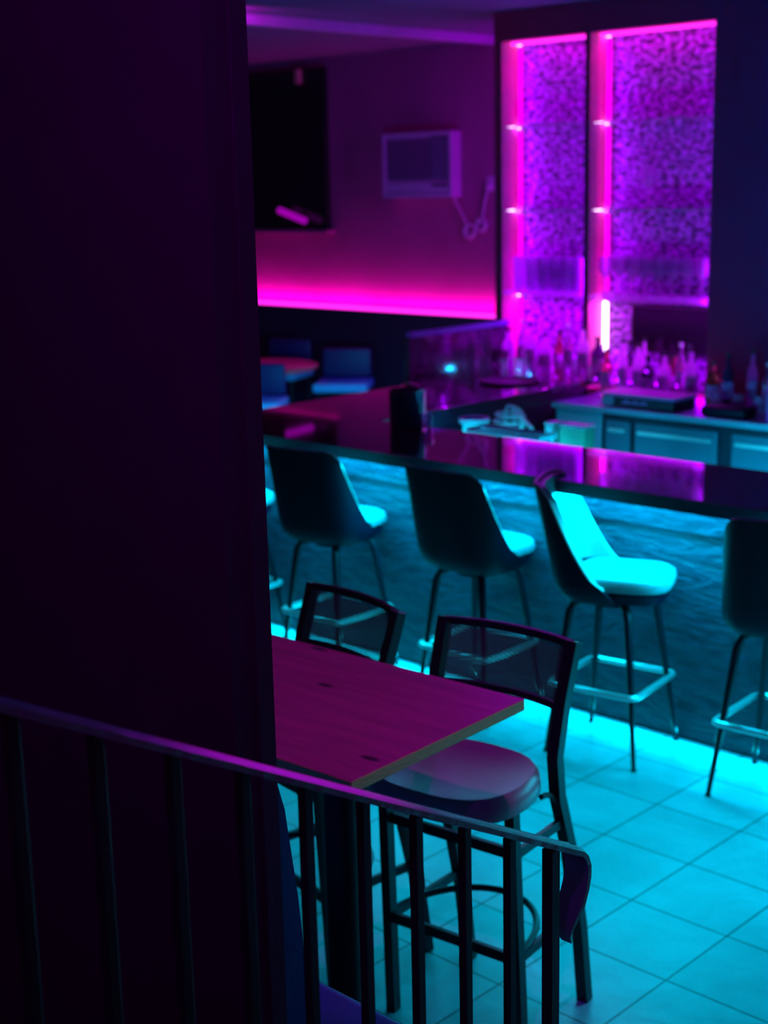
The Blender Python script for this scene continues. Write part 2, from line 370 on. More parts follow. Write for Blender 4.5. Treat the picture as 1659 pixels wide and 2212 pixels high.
# ================================================================== RAILING
rail = thing('stair_railing', 'dark metal stair railing with square balusters and brushed sloping handrail', 'railing', (RX, 1.0, 0))
def loc2(p): return Vector(p)-Vector((RX, 1.0, 0))
path = [(y, railz(y)-0.006) for y in (0.25, 0.5, 0.75, 1.0, 1.25, 1.5, 1.70, 1.752)]
path += [(1.772, 1.239), (1.783, 1.228), (1.790, 1.210), (1.790, 1.190), (1.784, 1.168), (1.774, 1.146), (1.763, 1.126), (1.754, 1.108), (1.752, 1.094), (1.760, 1.080)]
b = NB(); prof = []
for i, (y, z) in enumerate(path):
    a = path[max(i-1, 0)]; c = path[min(i+1, len(path)-1)]
    t = Vector((0, c[0]-a[0], c[1]-a[1])).normalized(); n_ = Vector((0, -t.z, t.y))
    k = max(0, i-13)/4.0; wd2 = 0.024*(1-0.6*k); th = 0.0065*(1-0.6*k)
    p = Vector((RX, y, z))
    ring = [(-wd2, -th), (wd2, -th), (wd2, th*0.3), (wd2*0.72, th), (wd2*0.45, th*1.1), (wd2*0.38, th*0.75), (-wd2*0.38, th*0.75), (-wd2*0.45, th*1.1), (-wd2*0.72, th), (-wd2, th*0.3)]
    prof.append([b.verts.new(loc2(p+Vector((u, 0, 0))+n_*v)) for u, v in ring])
for A, B in zip(prof, prof[1:]):
    for k in range(10): b.faces.new((A[k], A[(k+1) % 10], B[(k+1) % 10], B[k]))
b.faces.new(prof[0][::-1]); b.faces.new(prof[-1])
h = obj('handrail', b, M_handrail, rail, smooth=True); h['label'] = 'brushed handrail curling down at its lower end'
for k in range(-4, 10):
    y = 0.770+0.105*k
    if y < 0.3: continue
    wv = 0.0075 if k < 9 else 0.0105
    b = NB(); zt = railz(y)-0.014; zb = railz(y)-0.83
    bx(b, -wv, wv, y-1-wv, y-1+wv, zb, zt, 0.0008, 1); obj('baluster', b, M_railmetal, rail)

# ================================================================== BENCH (blue, behind the wall)
be = thing('upholstered_bench', 'blue upholstered bench against the back of the dark wall behind the railing', 'bench', (-2.5, 1.7, 0))
b = NB(); bx(b, -0.85, 0.86, -0.13, 0.17, 0, 0.52, 0.01); obj('base', b, M_panel, be)
b = NB(); bx(b, -0.88, 0.90, -0.19, 0.215, 0.525, 0.655, 0.04, 4); obj('seat_cushion', b, M_blue, be, smooth=True)
b = NB(); pr = [(-0.195, 0.60), (-0.135, 0.64), (-0.135, 0.87), (-0.155, 1.10), (-0.178, 1.27), (-0.195, 1.33)]
A_ = [b.verts.new((-0.88, y, z)) for y, z in pr]; B_ = [b.verts.new((0.785, y, z)) for y, z in pr]
b.faces.new(A_); b.faces.new(B_[::-1])
for k in range(6): b.faces.new((A_[k], A_[(k+1) % 6], B_[(k+1) % 6], B_[k]))
obj('backrest', b, M_blue, be)

# ================================================================== TABLE
tb = thing('bar_height_table', 'bar height table with stained wooden top and raw edge beside the railing', 'table', (-2.385, 2.3, 0), math.radians(3))
b = NB(); bx(b, -0.88, 0.325, -0.315, 0.318, 1.040, 1.07, 0.003, 2); top = obj('table_top', b, M_wood, tb)
top.data.materials.append(M_edge)
for p in top.data.polygons:
    if abs(p.normal.z) < 0.5: p.material_index = 1
for x in (0.0, -0.60):
    b = NB(); lathe(b, [(0.0, 0.0), (0.19, 0.0), (0.19, 0.012), (0.06, 0.03), (0.045, 0.05), (0.045, 1.0), (0.13, 1.028), (0.13, 1.039), (0, 1.039)], (x, 0, 0), 28)
    obj('pedestal', b, M_black, tb, smooth=True)

# ================================================================== PERFORATED BACK CHAIRS
def make_chair():
    t = thing('bar_chair', '', 'chair', group='perforated back chairs at the wooden table')
    ft, fb, rb = 0.205, 0.215, 0.20
    # seat
    b = NB(); N = 40
    def sup(a, sx, sy, e):
        c, s = math.cos(a), math.sin(a)
        return (sx*math.copysign(abs(c)**e, c), sy*math.copysign(abs(s)**e, s))
    rings = []
    for (k, z) in ((0.90, 0.715), (1.0, 0.722), (1.01, 0.745), (0.985, 0.772), (0.93, 0.784), (0.7, 0.778), (0.4, 0.772), (0.1, 0.770)):
        rings.append([])
        for i in range(N):
            x, y = sup(2*PI*i/N, 0.225*k, 0.20*k, 0.72)
            rings[-1].append(b.verts.new((x*(1-0.12*(y/0.2) if y > 0 else 1), y-0.155, z)))
    for A, B in zip(rings, rings[1:]):
        for k in range(N): b.faces.new((A[k], A[(k+1) % N], B[(k+1) % N], B[k]))
    b.faces.new(rings[0][::-1]); b.faces.new(rings[-1])
    obj('seat', b, M_brown, t, smooth=True)
    for s in (-1, 1):
        b = NB()      # rear leg and back post, one bent bar
        pts = [(s*rb, 0.19, 0.0), (s*rb, 0.155, 0.25), (s*rb, 0.09, 0.52), (s*0.20, 0.035, 0.68), (s*0.20, 0.02, 0.80), (s*0.205, 0.05, 0.95), (s*0.208, 0.10, 1.10)]
        P2 = []
        for i in range(len(pts)-1):
            for q in range(4):
                u = q/4; P2.append(tuple(pts[i][j]*(1-u)+pts[i+1][j]*u for j in range(3)))
        P2.append(pts[-1]); tube(b, P2, 0, sq=(0.032, 0.034)); obj('back_post', b, M_black, t)
        b = NB(); tube(b, [(s*fb, -0.17, 0.0), (s*ft, -0.20, 0.72)], 0, sq=(0.030, 0.030)); obj('front_leg', b, M_black, t)
        b = NB(); tube(b, [(s*0.21, -0.175, 0.30), (s*0.20, 0.14, 0.30)], 0, sq=(0.013, 0.026)); obj('stretcher', b, M_black, t)
        b = NB(); tube(b, [(s*0.207, -0.19, 0.60), (s*0.20, 0.07, 0.60)], 0, sq=(0.013, 0.026)); obj('stretcher', b, M_black, t)
        b = NB()      # curved corner brace below the seat
        tube(b, [(s*0.20, -0.03+0.10*math.cos(a)-0.02, 0.60+0.11*math.sin(a)) for a in [PI/2*i/8 for i in range(9)]], 0.008, n=8); obj('corner_brace', b, M_black, t, smooth=True)
    for z in (0.30, 0.60):
        b = NB(); tube(b, [(-0.212, -0.185, z), (0.212, -0.185, z)], 0, sq=(0.013, 0.030)); obj('stretcher', b, M_black, t)
    b = NB()          # bowed footrest hoop
    tube(b, [(-0.205*math.cos(a), -0.175+0.27*math.sin(a), 0.315) for a in [PI*i/24 for i in range(25)]], 0.010, n=8); obj('footrest_hoop', b, M_black, t, smooth=True)
    # curved perforated back panel
    def backpt(u, z):     # u -1..1
        f = (z-0.80)/0.305; hw = 0.20+0.008*f; y = 0.02+0.08*f*0.98
        return Vector((u*hw, y+0.038*(1-u*u), z))
    b = NB(); uvl = b.loops.layers.uv.new('UVMap'); G = {}
    nu, nv = 16, 6; z0, z1 = 0.928, 1.09
    for i in range(nu+1):
        for j in range(nv+1): G[i, j] = b.verts.new(backpt(-0.97+1.94*i/nu, z0+(z1-z0)*j/nv))
    for i in range(nu):
        for j in range(nv):
            f = b.faces.new((G[i, j], G[i+1, j], G[i+1, j+1], G[i, j+1]))
            for lp, (a, c) in zip(f.loops, ((i, j), (i+1, j), (i+1, j+1), (i, j+1))): lp[uvl].uv = (0.42*a/nu, (z1-z0)*c/nv)
    me = bpy.data.meshes.new('back_panel'); b.to_mesh(me); b.free(); me.materials.append(M_perf)
    for p in me.polygons: p.use_smooth = True
    o = bpy.data.objects.new('back_panel', me); COL.objects.link(o); o.parent = t; o['label'] = 'perforated black metal back panel'
    for z, nm in ((1.093, 'top_rail'), (0.925, 'lower_rail')):
        b = NB(); tube(b, [backpt(-1+2*i/14, z) for i in range(15)], 0, sq=(0.012, 0.020)); obj(nm, b, M_black, t)
    return t
c1 = make_chair(); c1.location = (-2.395, 2.875, 0); c1.rotation_euler.z = math.radians(6)
c1['label'] = 'black bar chair with brown seat at the right corner of the wooden table'
c2 = dup(c1, (-2.965, 2.83, 0), math.radians(-8), 'black bar chair mostly hidden behind the far edge of the wooden table')

# ================================================================== BAR
BZ, BF, BI = 1.10, 4.685, 5.34
bar = thing('bar_counter', 'U shaped bar counter with polished dark top and creased cladding glowing cyan', 'bar counter', (-3.3, 5.0, 0))
bl = lambda p: (p[0]+3.3, p[1]-5.0, p[2])
def bbx(b, x0, x1, y0, y1, z0, z1, *a): return bx(b, x0+3.3, x1+3.3, y0-5, y1-5, z0, z1, *a)
b = NB(); bbx(b, -5.96, 0.2, BF, BI, 1.068, BZ, 0.003); bbx(b, -5.96, -5.17, BI-0.001, NY-0.003, 1.068, BZ, 0.003); obj('bar_top', b, M_bartop, bar)
b = NB(); bbx(b, -5.97, 0.21, BF-0.008, BF-0.001, 1.045, BZ-0.002); bbx(b, -5.969, -5.961, BF, NY-0.003, 1.045, BZ-0.002)
bbx(b, -5.169, -5.155, BI+0.01, 6.79, 1.01, BZ-0.002); obj('edge_trim', b, M_baredge, bar)
b = NB(); bbx(b, -5.80, 0.1, 4.97, 5.20, 0.012, 1.067); obj('bar_front', b, M_clad, bar)
b = NB(); bbx(b, -5.80, 0.1, 4.955, 4.972, 0.89, 1.066, 0.004); o = obj('upper_band', b, M_clad, bar)
b = NB(); bbx(b, -5.78, 0.1, 5.0, 5.19, 0, 0.0115); obj('plinth', b, M_panel, bar)
b = NB(); bbx(b, -5.80, -5.30, 5.20, NY-0.01, 0, 1.067); obj('side_run', b, M_panel, bar)
b = NB(); bbx(b, -5.75, 0.1, 4.775, 4.79, 1.052, 1.062); o = obj('light_strip', b, M_ledc, bar); o['label'] = 'cyan light strip under the overhang'

# glossy screen on the side run
sc = thing('bar_screen', 'low glossy black screen with violet cap standing on the side run of the bar', 'screen', (-5.93, 6.85, BZ))
b = NB(); bx(b, -0.02, 0.0, -0.42, 0.49, 0, 0.285, 0.002); obj('panel', b, M_screen, sc)
b = NB(); bx(b, -0.03, 0.012, -0.44, 0.495, 0.285, 0.315, 0.003); obj('cap', b, M_cap, sc)
b = NB(); bx(b, -0.03, 0.01, -0.46, -0.42, 0, 0.285, 0.002); obj('post', b, M_baredge, sc)

# back bar counter
M_door = mat('dull_cooler_door', (0.05, 0.14, 0.20), 0.4)
bb = thing('back_bar_counter', 'stainless steel back bar counter with cooler doors below the lit shelves', 'counter', (-3.0, 7.07, 0))
def cbx(b, x0, x1, y0, y1, z0, z1, *a): return bx(b, x0+3, x1+3, y0-7.07, y1-7.07, z0, z1, *a)
b = NB(); cbx(b, -5.165, 0.5, 6.80, NY-0.003, 0.985, 1.018, 0.003); obj('worktop', b, M_steel, bb)
b = NB(); cbx(b, -5.16, 0.5, 6.86, NY-0.01, 0.10, 0.984); obj('body', b, M_baredge, bb)
b = NB(); cbx(b, -5.15, 0.5, 6.90, NY-0.02, 0, 0.10); obj('plinth', b, M_panel, bb)
b = NB(); cbx(b, -5.15, -4.83, 6.83, 6.859, 0.25, 0.98, 0.004); obj('side_panel', b, M_steel, bb)
for x0, x1 in ((-4.80, -4.63), (-4.60, -4.07), (-3.98, -3.42), (-3.33, -2.75)):
    b = NB(); cbx(b, x0, x1, 6.825, 6.859, 0.22, 0.945, 0.008); d = obj('cooler_door', b, M_door, bb)
    b = NB(); cbx(b, x0+0.03, x1-0.03, 6.805, 6.824, 0.88, 0.90, 0.003); obj('door_handle', b, M_chrome, d)

# ================================================================== BAR STOOLS
def make_stool():
    t = thing('bar_stool', '', 'bar stool', group='bucket back stools along the bar')
    # bucket shell : U path in plan, sloping side wings
    K, V = 40, 12
    def plan(th, k=1.0):      # th from -1..1 along the U, 0 = middle of back
        a = -PI/2+th*1.95; e = 0.62
        c, s = math.cos(a), math.sin(a)
        return 0.218*k*math.copysign(abs(c)**e, c), 0.200*k*math.copysign(abs(s)**e, s)
    def P(t, v, off):
        z0 = 0.662; zt = 1.122-0.050*abs(t)**7; z = z0+(zt-z0)*v
        hgt = (z-z0)/0.48
        th = t*(0.86-0.36*hgt)
        x, y = plan(th)
        n = Vector((x/0.205, y/0.195, 0)).normalized()
        tuck = 1-0.14*max(0, 1-(z-z0)/0.06)**2
        taper = 1-0.02*hgt
        return Vector((x*taper*tuck, y*tuck-0.105*hgt, z))+n*off
    def sheet(off0, off1, v0, v1, mname, M, par):
        b = NB(); S = {}
        for side, off in ((0, off0), (1, off1)):
            for i in range(K+1):
                for j in range(V+1): S[side, i, j] = b.verts.new(P(-1+2*i/K, v0+(v1-v0)*j/V, off))
        for i in range(K):
            for j in range(V):
                b.faces.new((S[0, i, j], S[0, i+1, j], S[0, i+1, j+1], S[0, i, j+1]))
                b.faces.new((S[1, i, j], S[1, i, j+1], S[1, i+1, j+1], S[1, i+1, j]))
            for j in (0, V): b.faces.new((S[0, i, j], S[1, i, j], S[1, i+1, j], S[0, i+1, j]))
        for j in range(V):
            for i in (0, K): b.faces.new((S[0, i, j], S[0, i, j+1], S[1, i, j+1], S[1, i, j]))
        return obj(mname, b, M, par, smooth=True)
    sheet(0.0, 0.014, 0, 1, 'back_shell', M_vinylb, t)
    q = sheet(-0.030, -0.001, 0.20, 0.985, 'back_padding', M_vinyl, t); q['label'] = 'padded grey inner side of the backrest'
    b = NB(); tube(b, [P(-1, 0.15+0.85*i/20, 0.004) for i in range(20)]+[P(-1+2*i/60, 1.0, 0.004) for i in range(61)]+[P(1, 1-0.85*i/20, 0.004) for i in range(1, 21)], 0.0065, n=8); q = obj('piping', b, M_pipe, t, smooth=True); q['label'] = 'pale piping along the shell edge'
    # seat cushion
    b = NB(); N = 36; rings = []
    for k, z in ((0.86, 0.700), (0.98, 0.708), (1.0, 0.725), (0.97, 0.748), (0.88, 0.760), (0.6, 0.764), (0.2, 0.764)):
        ring = []
        for i in range(N):
            a = 2*PI*i/N; c, s = math.cos(a), math.sin(a); e = 0.55
            ring.append(b.verts.new((0.186*k*math.copysign(abs(c)**e, c), 0.04+0.205*k*math.copysign(abs(s)**e, s), z)))
        rings.append(ring)
    for A, B in zip(rings, rings[1:]):
        for k in range(N): b.faces.new((A[k], A[(k+1) % N], B[(k+1) % N], B[k]))
    b.faces.new(rings[0][::-1]); b.faces.new(rings[-1])
    obj('seat', b, M_vinyl, t, smooth=True)
    b = NB(); rings = []
    for k, z in ((0.70, 0.645), (0.93, 0.657), (0.985, 0.699)):
        ring = []
        for i in range(N):
            a = 2*PI*i/N; c, s = math.cos(a), math.sin(a); e = 0.6
            ring.append(b.verts.new((0.185*k*math.copysign(abs(c)**e, c), 0.03+0.205*k*math.copysign(abs(s)**e, s), z)))
        rings.append(ring)
    for A, B in zip(rings, rings[1:]):
        for k in range(N): b.faces.new((A[k], A[(k+1) % N], B[(k+1) % N], B[k]))
    b.faces.new(rings[0][::-1]); b.faces.new(rings[-1])
    obj('seat_pan', b, M_vinylb, t, smooth=True)
    for sx, sy in ((-1, -1), (1, -1), (1, 1), (-1, 1)):
        b = NB(); tube(b, [(sx*0.08, sy*0.08, 0.640), (sx*0.118, sy*0.118, 0.628), (sx*0.130, sy*0.130, 0.595), (sx*0.198, sy*0.198, 0.006)], [0.015, 0.017, 0.018, 0.009], n=12)
        l = obj('leg', b, M_black, t, smooth=True); l['fixed'] = 1
        b = NB(); lathe(b, [(0, 0), (0.012, 0), (0.012, 0.007), (0.008, 0.012), (0, 0.012)], (sx*0.1982, sy*0.1982, 0), 12); obj('glide', b, M_black, l, smooth=True)
    b = NB(); R, r = 0.192, 0.035; pts = []
    for cx, cy, a0 in ((R-r, R-r, 0), (-R+r, R-r, PI/2), (-R+r, -R+r, PI), (R-r, -R+r, 1.5*PI)):
        pts += [(x, y, 0.295) for x, y in arc(cx, cy, r, a0, a0+PI/2, 6)]
    tube(b, pts, 0.0125, n=10, close=True); q = obj('footrest_ring', b, M_chrome, t, smooth=True); q['fixed'] = 1; q['label'] = 'chrome square footrest ring'
    lathe_b = NB(); lathe(lathe_b, [(0, 0.622), (0.10, 0.622), (0.10, 0.6445), (0, 0.6445)], n=24); q = obj('swivel_plate', lathe_b, M_black, t, smooth=True); q['fixed'] = 1
    return t
st = make_stool()
specs = [((-4.86, 4.705, 0), 8, 0, 'black bar stool turned to the bar, farthest left, its feet hidden by the table'),
         ((-3.99, 4.73, 0), 0, 0, 'second black bar stool from the left, its back turned to the stairs'),
         ((-3.268, 4.72, 0), -66, 8, 'black bar stool swivelled sideways showing its cyan lit seat and inner backrest'),
         ((-2.515, 4.75, 0), 24, 4, 'black bar stool cut off by the right edge of the picture')]
def spin(t, deg):
    for ch in t.children:
        if not ch.get('fixed'): ch.rotation_euler.z = math.radians(deg)
for i, (l, sw, bs, lab) in enumerate(specs):
    s = dup(st, l, math.radians(bs), lab)
    spin(s, sw-bs)
specs_extra = dup(st, (-5.60, 4.66, 0), 0, 'black bar stool hidden behind the dark wall but for its lit seat edge'); spin(specs_extra, 15)
for ch in list(st.children):
    for g in list(ch.children): bpy.data.objects.remove(g)
    bpy.data.objects.remove(ch)
bpy.data.objects.remove(st)
for o in bpy.data.objects:
    if 'fixed' in o: del o['fixed']

# ================================================================== FAR WALL THINGS
ps = thing('light_strip', 'hot pink light strip along the top of the far wall panelling', 'light strip', (-8.9, 8.75, 1.256))
b = NB(); bx(b, -2.5, 1.80, -0.03, 0.045, 0, 0.022, 0.003); obj('diffuser', b, M_ledp, ps)
ac = thing('air_conditioner', 'window air conditioner mounted in the far wall', 'air conditioner', (-7.93, 8.8, 2.172))
b = NB(); W2, D2, H2 = 0.367, 0.12, 0.50
bx(b, -W2, W2, -D2, -D2+0.03, 0, 0.035); bx(b, -W2, W2, -D2, -D2+0.03, H2-0.03, H2); bx(b, -W2, -W2+0.03, -D2, -D2+0.03, 0.035, H2-0.03); bx(b, W2-0.03, W2, -D2, -D2+0.03, 0.035, H2-0.03)
bx(b, -W2, W2, -D2+0.03, -0.001, 0, H2, 0.004); obj('housing', b, M_white, ac)
b = NB()
for k in range(13): bx(b, -W2+0.03, 0.13, -D2+0.012, -D2+0.029, 0.14+0.024*k, 0.155+0.024*k)
obj('grille', b, M_grille, ac)
b = NB(); bx(b, 0.15, W2-0.03, -D2+0.010, -D2+0.029, 0.14, H2-0.035, 0.002); obj('side_vent', b, M_grille, ac)
b = NB(); bx(b, -W2+0.03, W2-0.03, -D2+0.006, -D2+0.029, 0.04, 0.12, 0.003); cp = obj('control_panel', b, M_white, ac)
b = NB(); bx(b, 0.16, 0.33, -D2+0.002, -D2+0.0055, 0.085, 0.105); obj('display', b, M_panel, cp)
b = NB(); tube(b, [(0.33, -0.05, -0.005), (0.40, -0.04, -0.12), (0.44, -0.03, -0.2)], 0.008, n=8)
for cx, cz, rr in ((0.47, -0.26, 0.055), (0.48, -0.25, 0.04), (0.59, -0.21, 0.05), (0.58, -0.22, 0.035)):
    tube(b, [(cx+rr*math.cos(2*PI*i/20), -0.03, cz+rr*math.sin(2*PI*i/20)) for i in range(20)], 0.009, n=8, close=True)
tube(b, [(0.60, -0.03, -0.16), (0.63, -0.03, -0.02), (0.665, -0.03, 0.06)], 0.008, n=8)
obj('power_cord', b, M_white, ac, smooth=True)
wo = thing('wall_outlet', 'small outlet with plugged in cord to the right of the air conditioner', 'outlet', (-7.27, 8.8, 2.27))
b = NB(); bx(b, -0.035, 0.035, -0.008, 0, -0.055, 0.055, 0.003); obj('cover_plate', b, M_white, wo)
b = NB(); bx(b, -0.018, 0.018, -0.04, -0.0085, -0.045, 0.0, 0.004); obj('plug', b, M_white, wo)
tl = thing('window_streak', 'short tilted pink streak imitating a reflection above the sill of the dark window', 'reflection', (-9.36, 8.749, 2.03))  # reflection in the dark glass, built as a glowing tube
b = NB(); bx(b, -0.04, 0.04, -0.06, 0, -0.03, 0.03, 0.004); obj('streak_mount', b, M_baredge, tl)
b = NB(); tube(b, [(-0.16, -0.089, 0.05), (0.16, -0.089, -0.04)], 0.028, n=12); obj('reflection_streak', b, mat('pink_reflection_glow', (0, 0, 0), emit=(0.42, 0.0, 0.5), estr=0.8), tl, smooth=True)
b = NB(); bx(b, -9.33, -9.28, 8.715, 8.748, 3.12, 3.238, 0.003); tag(obj('window_glint', b, mat('red_reflection', (0.7, 0.15, 0.25), 0.5)), 'small reddish bar imitating a reflection near the top of the dark window', 'glint')  # solid red bar put where the glass only shows a reflection

# ================================================================== FAR TABLE AND CHAIRS
ft_ = thing('round_table', 'round table with red brown top on a thin pedestal by the far wall', 'table', (-8.70, 7.66, 0))
b = NB(); lathe(b, [(0, 0.865), (0.44, 0.865), (0.45, 0.88), (0.45, 0.895), (0.44, 0.90), (0, 0.90)], n=40); obj('table_top', b, mat('red_table_top', (0.55, 0.18, 0.18), 0.35), ft_, smooth=True)
b = NB(); lathe(b, [(0, 0), (0.2, 0), (0.2, 0.012), (0.04, 0.03), (0.032, 0.05), (0.032, 0.78), (0.09, 0.85), (0.09, 0.864), (0, 0.864)], n=24); obj('pedestal', b, M_steel, ft_, smooth=True)
M_shadedback = mat('shaded_blue_chair_vinyl', (0.018, 0.012, 0.11), 0.5)  # shade on the far chair backs is put into this darker blue
def make_far_chair():
    t = thing('dining_chair', '', 'chair', group='blue chairs round the far table')
    b = NB(); bx(b, -0.22, 0.22, -0.21, 0.21, 0.68, 0.75, 0.02, 3); obj('seat', b, M_litseat, t, smooth=True)
    b = NB(); bx(b, -0.20, 0.20, 0.18, 0.225, 0.755, 0.99, 0.02, 3); obj('backrest', b, M_shadedback, t, smooth=True)
    for sx in (-1, 1):
        for sy in (-1, 1):
            b = NB(); tube(b, [(sx*0.18, sy*0.17, 0.68), (sx*0.20, sy*0.20, 0)], 0.012, n=8); obj('leg', b, M_black, t, smooth=True)
    return t
fc = make_far_chair(); fc.location = (-8.28, 8.16, 0); fc.rotation_euler.z = math.radians(36); fc['label'] = 'blue chair to the right of the far round table'
dup(fc, (-8.10, 7.05, 0), math.radians(36), 'blue chair in front of the far round table beside the dark wall edge')
dup(fc, (-9.25, 8.36, 0), math.radians(22), 'blue chair behind the far round table against the wall panelling')
b = NB(); lathe(b, [(0, 0), (0.15, 0), (0.15, 0.015), (0.016, 0.03), (0.016, 1.12), (0, 1.125)], n=16)
o = obj('metal_post', b, M_steel, smooth=True, loc=(-7.62, 8.42, 0)); tag(o, 'thin dull metal post standing before the far wall panelling', 'post')

# ================================================================== NICHE SHELVES, STRIPS
def shelf(x0, x1, z, th, label, M=M_shelfglass, front=NY-0.01):
    t = thing('glass_shelf', label, 'shelf', ((x0+x1)/2, (front+ND)/2, z), group='glass shelves in the back bar niche')
    hx = (x1-x0)/2; hy = (ND-0.02-front)/2
    b = NB(); bx(b, -hx, hx, -hy, hy-0.01, -th, 0, 0.002); obj('shelf_board', b, M, t)
    for x in (-hx+0.035, hx-0.035):
        b = NB(); lathe(b, [(0, -th-0.02), (0.012, -th-0.02), (0.012, -th-0.001), (0, -th-0.001)], (x, hy-0.05, 0), 12); obj('clip', b, M_chrome, t, smooth=True)
    return t
BL, BR = (XL+0.008, XD-0.030), (XD+0.008, XR-0.002)
for (x0, x1), side in ((BL, 'left'), (BR, 'right')):
    shelf(x0, x1, 2.62, 0.008, 'thin glass shelf, highest in the %s bay of the niche' % side)
    shelf(x0, x1, 2.112, 0.012, 'thin glass shelf in the middle of the %s bay of the niche' % side)
    shelf(x0, x1, 1.60, 0.035 if side == 'right' else 0.02, 'thick frosted shelf carrying glasses in the %s bay of the niche' % side, M_frost)
for x0, side in ((XL+0.010, 'left'), (XD+0.012, 'right')):
    t = thing('light_strip', 'vertical magenta light strip in the corner of the %s shelf bay' % side, 'light strip', (x0, ND-0.04, NB_Z))
    b = NB(); z = 0.03
    for z0, z1 in ((0.02, 0.535), (0.59, 1.07), (1.10, 1.585), (1.61, 2.09)): bx(b, 0, 0.022, -0.012, 0.012, z0, z1, 0.002)
    obj('strip', b, M_ledm, t)
    if side == 'right':
        b = NB(); bx(b, 0.004, 0.036, -0.032, -0.014, 0.22, 0.53, 0.006); q = obj('bright_tube', b, M_ledw, t, smooth=True); q['label'] = 'white hot tube at the foot of the strip'
    for z0 in (0.535, 1.07, 1.585, 2.09):
        b = NB(); lathe(b, [(0, z0+0.004), (0.013, z0+0.004), (0.013, z0+0.02), (0, z0+0.02)], (0.012, -0.014, 0), 12)
        obj('glow_cap', b, M_ledw, t, smooth=True)
for (x0, x1), side in ((BL, 'left'), (BR, 'right')):
    t = thing('light_strip', 'magenta light strip along the top of the %s shelf bay' % side, 'light strip', ((x0+x1)/2, NY+0.09, NT-0.002))
    b = NB(); bx(b, -(x1-x0)/2+0.01, (x1-x0)/2-0.01, -0.012, 0.012, -0.02, 0); obj('strip', b, M_ledp, t)

# ---- glassware
def goblet(bm, s=1.0, z=0):
    lathe(bm, [(0, 0.002*s), (0.034*s, 0.0), (0.034*s, 0.004*s), (0.006*s, 0.012*s), (0.0045*s, 0.02*s), (0.0045*s, 0.09*s), (0.012*s, 0.10*s), (0.034*s, 0.125*s), (0.040*s, 0.15*s), (0.038*s, 0.19*s), (0.032*s, 0.215*s), (0.030*s, 0.215*s), (0.036*s, 0.185*s), (0.037*s, 0.15*s), (0.030*s, 0.127*s), (0, 0.106*s)], n=18)
    return bm
def tumbler(bm, r, h):
    lathe(bm, [(0, 0), (r*0.85, 0), (r, h), (r*0.94, h), (r*0.8, 0.012), (0, 0.012)], n=18); return bm
gob = None; RS = random.Random(3)
def put_goblet(loc, label, sc_=1.0, group='wine glasses on the lower shelf'):
    global gob
    if gob is None: gob = obj('wine_glass', goblet(NB()), M_wine, smooth=True); o = gob
    else: o = gob.copy(); COL.objects.link(o)
    o.location = loc; o.scale = (sc_,)*3; tag(o, label, 'glass', group); return o
for r_, (yy, rn) in enumerate(((NY+0.045, 'front'), (NY+0.125, 'back'))):
    for k in range(8):
        x = XD+0.10+k*0.097+(0.03 if r_ else 0)
        if x > XR-0.045: continue
        put_goblet((x, yy, 1.602), 'clear wine glass in the %s row on the lower shelf of the right bay' % rn, 1.06, 'wine glasses in the %s row of the right bay' % rn)
o = put_goblet((-4.92, NY+0.06, 2.114), 'single wine glass standing on the middle shelf of the right bay', 1.15, None)
if 'group' in o: del o['group']
hb = None
for r_, (yy, rn) in enumerate(((NY+0.05, 'front'), (NY+0.125, 'back'))):
    for k in range(6):
        x = XL+0.10+k*0.097+(0.03 if r_ else 0)
        if x > XD-0.07: continue
        if hb is None: hb = obj('highball_glass', tumbler(NB(), 0.036, 0.215), M_frost, smooth=True); o = hb
        else: o = hb.copy(); COL.objects.link(o)
        o.location = (x, yy, 1.602); tag(o, 'tall frosted glass in the %s row on the lower shelf of the left bay' % rn, 'glass', 'tall glasses in the %s row of the left bay' % rn)
# dark box screen under the right shelf
t = thing('dark_display', 'dark flat panel under the lower shelf of the right bay', 'panel', (-4.78, ND-0.045, 1.25))
b = NB(); bx(b, -0.31, 0.31, -0.015, 0.015, 0, 0.29, 0.004); obj('housing', b, M_baredge, t)
b = NB(); bx(b, -0.295, 0.295, -0.018, -0.0155, 0.015, 0.275); obj('screen', b, M_darkglass, t)
b = NB(); bx(b, -0.10, 0.10, -0.02, 0.02, -0.229, -0.001, 0.003); obj('foot', b, M_baredge, t)

# ---- bottles and glasses on the back counter
CZ = 1.0185
BOT = {}
def bottle_mesh(kind):
    b = NB(); h, r = {'tall': (0.31, 0.036), 'round': (0.25, 0.044), 'square': (0.27, 0.040), 'slim': (0.33, 0.030)}[kind]
    n = 4 if kind == 'square' else 20
    lathe(b, [(0, 0), (r, 0), (r, h*0.58), (r*0.85, h*0.66), (r*0.40, h*0.76), (r*0.34, h*0.93), (0, h*0.93)], n=n)
    return b, h, r
def up(loc):
    x, y, z = loc
    return (x, y, BZ+0.0005) if (x < -5.13 and y < NY) else loc
def put_bottle(kind, M, loc, label, group):
    loc = up(loc)
    key = (kind, M.name)
    if key not in BOT:
        t = thing('bottle', label, 'bottle')
        b, h, r = bottle_mesh(kind); obj('glass_body', b, M, t, smooth=kind != 'square')
        b = NB(); lathe(b, [(r*1.02, h*0.18), (r*1.02, h*0.48)], n=4 if kind == 'square' else 20); obj('label', b, M_label, t, smooth=kind != 'square')
        b = NB(); lathe(b, [(0, h*0.931), (r*0.40, h*0.931), (r*0.40, h), (0, h)], n=14); obj('stopper', b, M_black if M != M_glass else M_chrome, t, smooth=True)
        BOT[key] = t
    else: t = dup(BOT[key], loc, 0, label)
    t.location = loc; t.rotation_euler.z = RS.uniform(0, 3); tag(t, label, 'bottle', group); return t
mats = [(M_glass, 'clear'), (M_amber, 'amber'), (M_dkglass, 'dark'), (M_frost, 'frosted')]
